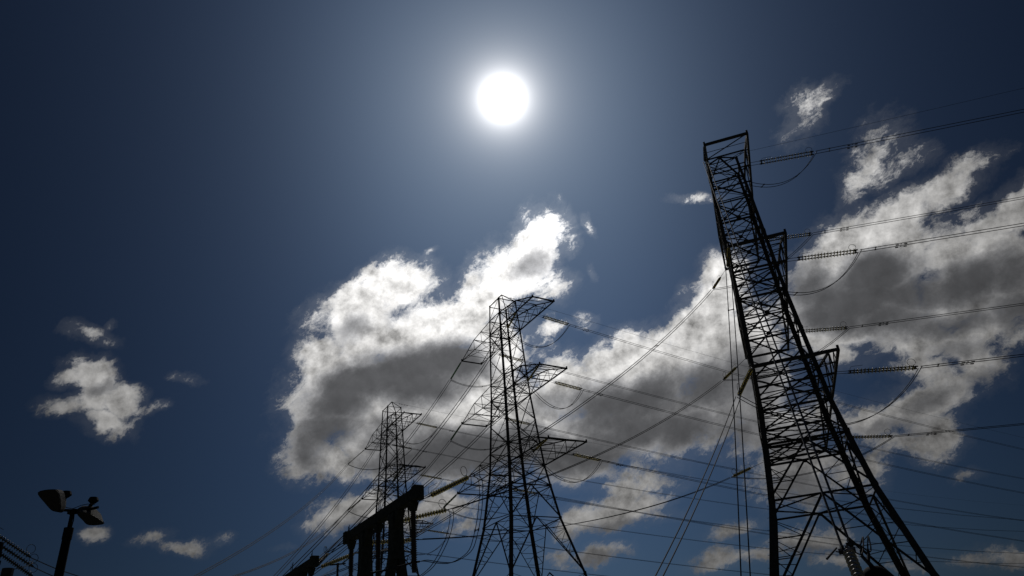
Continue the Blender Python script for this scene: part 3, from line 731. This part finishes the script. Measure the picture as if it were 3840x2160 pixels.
bm = bmesh.new(); c = dd - zz * .12
bar(bm, c - zz * .08, c + zz * .12, .07); bar(bm, c - sdn * .19, c + sdn * .15, .10, .07, up=zz)
for k in (-1, 1):
    cc = c + sdn * (k * .095) + zz * (.1 + .1 * k); tube(bm, [cc - zz * .08, cc + zz * .16], .045, 8); bar(bm, cc - sdn * .09, cc + sdn * .09, .07); bar(bm, cc + upn * .02 + zz * .05, cc + upn * .12 + zz * .05, .04)
link('clamp', meshof('clamp', bm, M_hard), near_s)
bm = bmesh.new(); tube(bm, [c - zz * .05, c - zz * .02 - sdn * .18, c - sdn * .24 + zz * .03], .014, 6); tube(bm, [c - sdn * .20 + zz * .14, c - sdn * .47 - zz * .18], [.018, .026], 8); link('arcing_horn', meshof('arcing_horn', bm, M_hard), near_s)
bm = bmesh.new(); tube(bm, [(0, 0, 0), Vector((0, 0, -an.z)) ], .12, 12); 
pst = link('anchor_post', meshof('anchor_post', bm, M_conc)); pst.location = an; tag(pst, 'round anchor post under the close glass insulator string', 'post')
dm = Vector((7.15, 17.0, 3.60))
arr = empty('voltage_transformer', (dm.x, dm.y, 0)); tag(arr, 'round-topped dark transformer head beside the close glass insulator at the lower right', 'transformer')
bm = bmesh.new(); lathe(bm, [(.31, -.50), (.31, -.12), (.30, -.02), (.27, .07), (.21, .15), (.12, .205), (.02, .22)], 28); me = meshof('dome', bm, M_dark); o = link('dome', me, arr); o.location = (0, 0, dm.z - .0)
for p in me.polygons: p.use_smooth = True
place(link('porcelain_column', RIB, arr), (0, 0, 1.1), (0, 0, dm.z - .50), .42)
bm = bmesh.new(); bar(bm, (0, 0, 0), (0, 0, 1.1), .45); link('pedestal', meshof('pedestal', bm, M_conc), arr)
bm = bmesh.new(); t0 = Vector((0, 0, dm.z + .2)); tube(bm, [t0, t0 + Vector((-.06, 0, .10))], .05, 8)
for k in (-1, 1): bar(bm, t0 + Vector((-.06, 0, .08)), t0 + Vector((-.08 + .08 * k, 0, .26)), .07, .05); tube(bm, [t0 + Vector((-.07 + .075 * k, 0, .2)), t0 + Vector((-.06 + .075 * k, 0, .36))], .03, 7)
link('terminal', meshof('terminal', bm, M_hard), arr)
top = Vector((dm.x, dm.y, 0)) + t0
for k in (-1, 1):
    a = an + c + sdn * (k * .095) + zz * (.14 + .07 * k)
    lp_ = smooth([a, a + Vector((.16, 0, -.03)), a + Vector((.38, .02, -.16 - .03 * k)), top + Vector((.06 + .06 * k, 0, .62)), top + Vector((-.02 + .075 * k, 0, .48)), top + Vector((-.06 + .075 * k, 0, .34))])
    single('connecting_lead', lp_, '%s curved lead from the close insulator clamp to the transformer terminal' % ('lower' if k < 0 else 'upper'), 'cable', 'leads to the transformer head', r=.016, seg=7)

# ---------------------------------------------------------------- yard floodlight, lower left
lb = Vector((-11.53, 18.14, 0)); lampo = empty('floodlight_pole', lb, rad(-3)); tag(lampo, 'dark pole with two box floodlights in the lower left of the yard', 'floodlight')
bm = bmesh.new(); tube(bm, [(0, 0, 0), (0, 0, 3.5), (0, 0, 6.55), (0, 0, 6.6)], [.15, .125, .098, .09], 16); tube(bm, [(0, 0, 6.35), (0, 0, 6.62)], .112, 16); link('pole', meshof('pole', bm, M_dark), lampo)
bm = bmesh.new(); tube(bm, [(0, 0, 6.55), (0, 0, 7.06)], .048, 10); bar(bm, (-.1, 0, 7.02), (.1, 0, 7.02), .11); tube(bm, [(.055, 0, 6.55), (.075, 0, 6.8), (.04, .02, 7.0)], .012, 5); link('stub', meshof('stub', bm, M_dark), lampo)
bm = bmesh.new(); tube(bm, [(-.34, 0, 7.10), (0, 0, 7.05), (.42, 0, 7.03), (.66, 0, 7.06)], .035, 8); tube(bm, [(-.28, 0, 7.17), (-.1, 0, 7.12), (0, 0, 7.1), (.2, 0, 7.16), (.35, .02, 7.18), (.55, 0, 7.14)], .009, 5); bar(bm, (.20, 0, 6.98), (.42, 0, 6.95), .08); link('cross_bar', meshof('cross_bar', bm, M_dark), lampo)
def flood(front, back, knob):
    """front: outline of the glass, back: the same number of points on the housing's rear"""
    def dense(P): return [p for i in range(len(P)) for p in smooth([P[i-1], P[i], P[(i+1) % len(P)], P[(i+2) % len(P)]], 4)[4:8]]
    front, back = dense(front), dense(back)
    bm = bmesh.new(); F_ = [bm.verts.new(p) for p in front]; B_ = [bm.verts.new(p) for p in back]; n = len(front)
    ctr = sum((Vector(p) for p in back), Vector()) / n; fc = sum((Vector(p) for p in front), Vector()) / n
    Mi = [bm.verts.new(Vector(f) * .45 + Vector(b) * .55 + (Vector(b) - ctr) * .32) for f, b in zip(front, back)]
    for X_, Y_ in ((F_, Mi), (Mi, B_)):
        for i in range(n): bm.faces.new((X_[i], X_[(i+1) % n], Y_[(i+1) % n], Y_[i]))
    bm.faces.new(B_)
    bm.faces.new(F_[::-1]); h = link('lamp_housing', meshof('lamp_housing', bm, M_dark), lampo)
    bm = bmesh.new(); nn = (fc - ctr).normalized(); bm.faces.new([bm.verts.new(Vector(p) * .95 + fc * .05 + nn * .015) for p in front]); g = bmesh.ops.extrude_face_region(bm, geom=bm.faces[:]); bmesh.ops.translate(bm, vec=nn * .012, verts=[e for e in g['geom'] if isinstance(e, bmesh.types.BMVert)])
    link('lamp_glass', meshof('lamp_glass', bm, M_lens), h)
    bm = bmesh.new(); k = Vector(knob); tube(bm, [k + Vector((0, 0, -.02)), k + Vector((0, 0, .05)), k + Vector((0, 0, .13))], [.06, .13, .10], 10); bar(bm, k, ctr, .06); link('ballast_cap', meshof('ballast_cap', bm, M_dark), h)
flood([(-0.35, -0.92, 7.31), (-0.11, -0.77, 7.40), (0.01, -0.66, 7.34), (0.04, -0.51, 6.96), (-0.09, -0.59, 6.91), (-0.23, -0.75, 7.08)],
      [(-0.34, -0.15, 7.35), (-0.27, -0.13, 7.45), (-0.21, -0.07, 7.40), (-0.21, 0.00, 7.16), (-0.26, -0.01, 7.11), (-0.34, -0.10, 7.19)], (-0.21, -0.08, 7.40))
flood([(0.33, -0.28, 6.87), (0.42, -0.23, 6.93), (0.61, -0.09, 6.87), (0.83, 0.12, 6.67), (0.55, -0.06, 6.62), (0.43, -0.17, 6.73)],
      [(0.01, 0.28, 7.18), (0.05, 0.29, 7.23), (0.24, 0.43, 7.22), (0.27, 0.48, 7.11), (0.16, 0.43, 7.03), (0.01, 0.31, 7.10)], (0.28, 0.31, 7.29))
# ---------------------------------------------------------------- low strings and post, far lower left
string((-33.53, 44.33, 14.31), (-31.96, 47.10, 12.82), 'highest of the three dark insulator strings entering at the lower left edge', 'insulator strings at the lower left edge', 'grey', twin=False, lead=.06)
string((-33.39, 44.59, 13.77), (-31.80, 47.34, 12.27), 'second of the three dark insulator strings at the lower left edge', 'insulator strings at the lower left edge', 'grey', twin=False, lead=.06)
string((-33.01, 45.06, 13.04), (-31.81, 47.45, 11.73), 'lowest dark insulator string at the lower left edge, leaving through the bottom', 'insulator strings at the lower left edge', 'grey', twin=False, lead=.06)
single('slack_wire', smooth([(-31.96, 47.10, 12.82), (-32.15, 50.27, 12.67), (-32.34, 53.34, 12.66), (-31.83, 56.84, 12.26)], 4), 'wire from the highest lower-left insulator string, passing behind the floodlight pole', 'cable', 'wires at the lower left', r=.03)
single('slack_wire', smooth([(-31.80, 47.34, 12.27), (-32.22, 50.12, 12.20), (-32.12, 53.23, 11.89)], 4), 'wire from the second lower-left insulator string, short before the bottom edge', 'cable', 'wires at the lower left', r=.03)
single('slack_wire', smooth([(-31.86, 47.20, 12.70), (-31.75, 46.74, 12.33), (-31.81, 46.14, 12.08), (-32.19, 45.33, 11.77), (-32.12, 44.78, 11.64)], 4), 'thin crossing lead between the lower-left insulator strings', 'cable', 'wires at the lower left', r=.02)

def support(x, y, h, r, label, wide=.5):
    root = empty('busbar_support', (x, y, 0)); tag(root, label, 'insulator post', 'insulator posts in the yard')
    bm = bmesh.new(); tube(bm, [(0, 0, 0), (0, 0, h * .5)], r * 1.3, 10); link('pedestal', meshof('pedestal', bm, M_conc), root)
    place(link('post_insulator', RIB, root), (0, 0, h * .5), (0, 0, h - .25), r * 2.2)
    bm = bmesh.new(); tube(bm, [(0, 0, h - .25), (0, 0, h)], r, 10); bar(bm, (-wide, 0, h - .06), (wide, 0, h - .06), .07); link('metal_cap', meshof('metal_cap', bm, M_hard), root)
support(-17.03, 24.09, 7.12, .18, 'dark stubby insulator post at the lower left corner', .1)
support(-11.50, 43.75, 10.06, .07, 'thin insulator post with a cross piece between the two gantries', .45)
_b = bmesh.new(); tube(_b, [(0, 0, 0), (0, 0, 13.45)], [.4, .28], 10); bar(_b, (-.3, 0, 12.25), (.35, 0, 12.25), .25); _o = link('anchor_post', meshof('anchor_post', _b, M_dark)); _o.location = (-32.86, 45.07, 0); tag(_o, 'dark post at the left edge where the lower-left strings start', 'post')
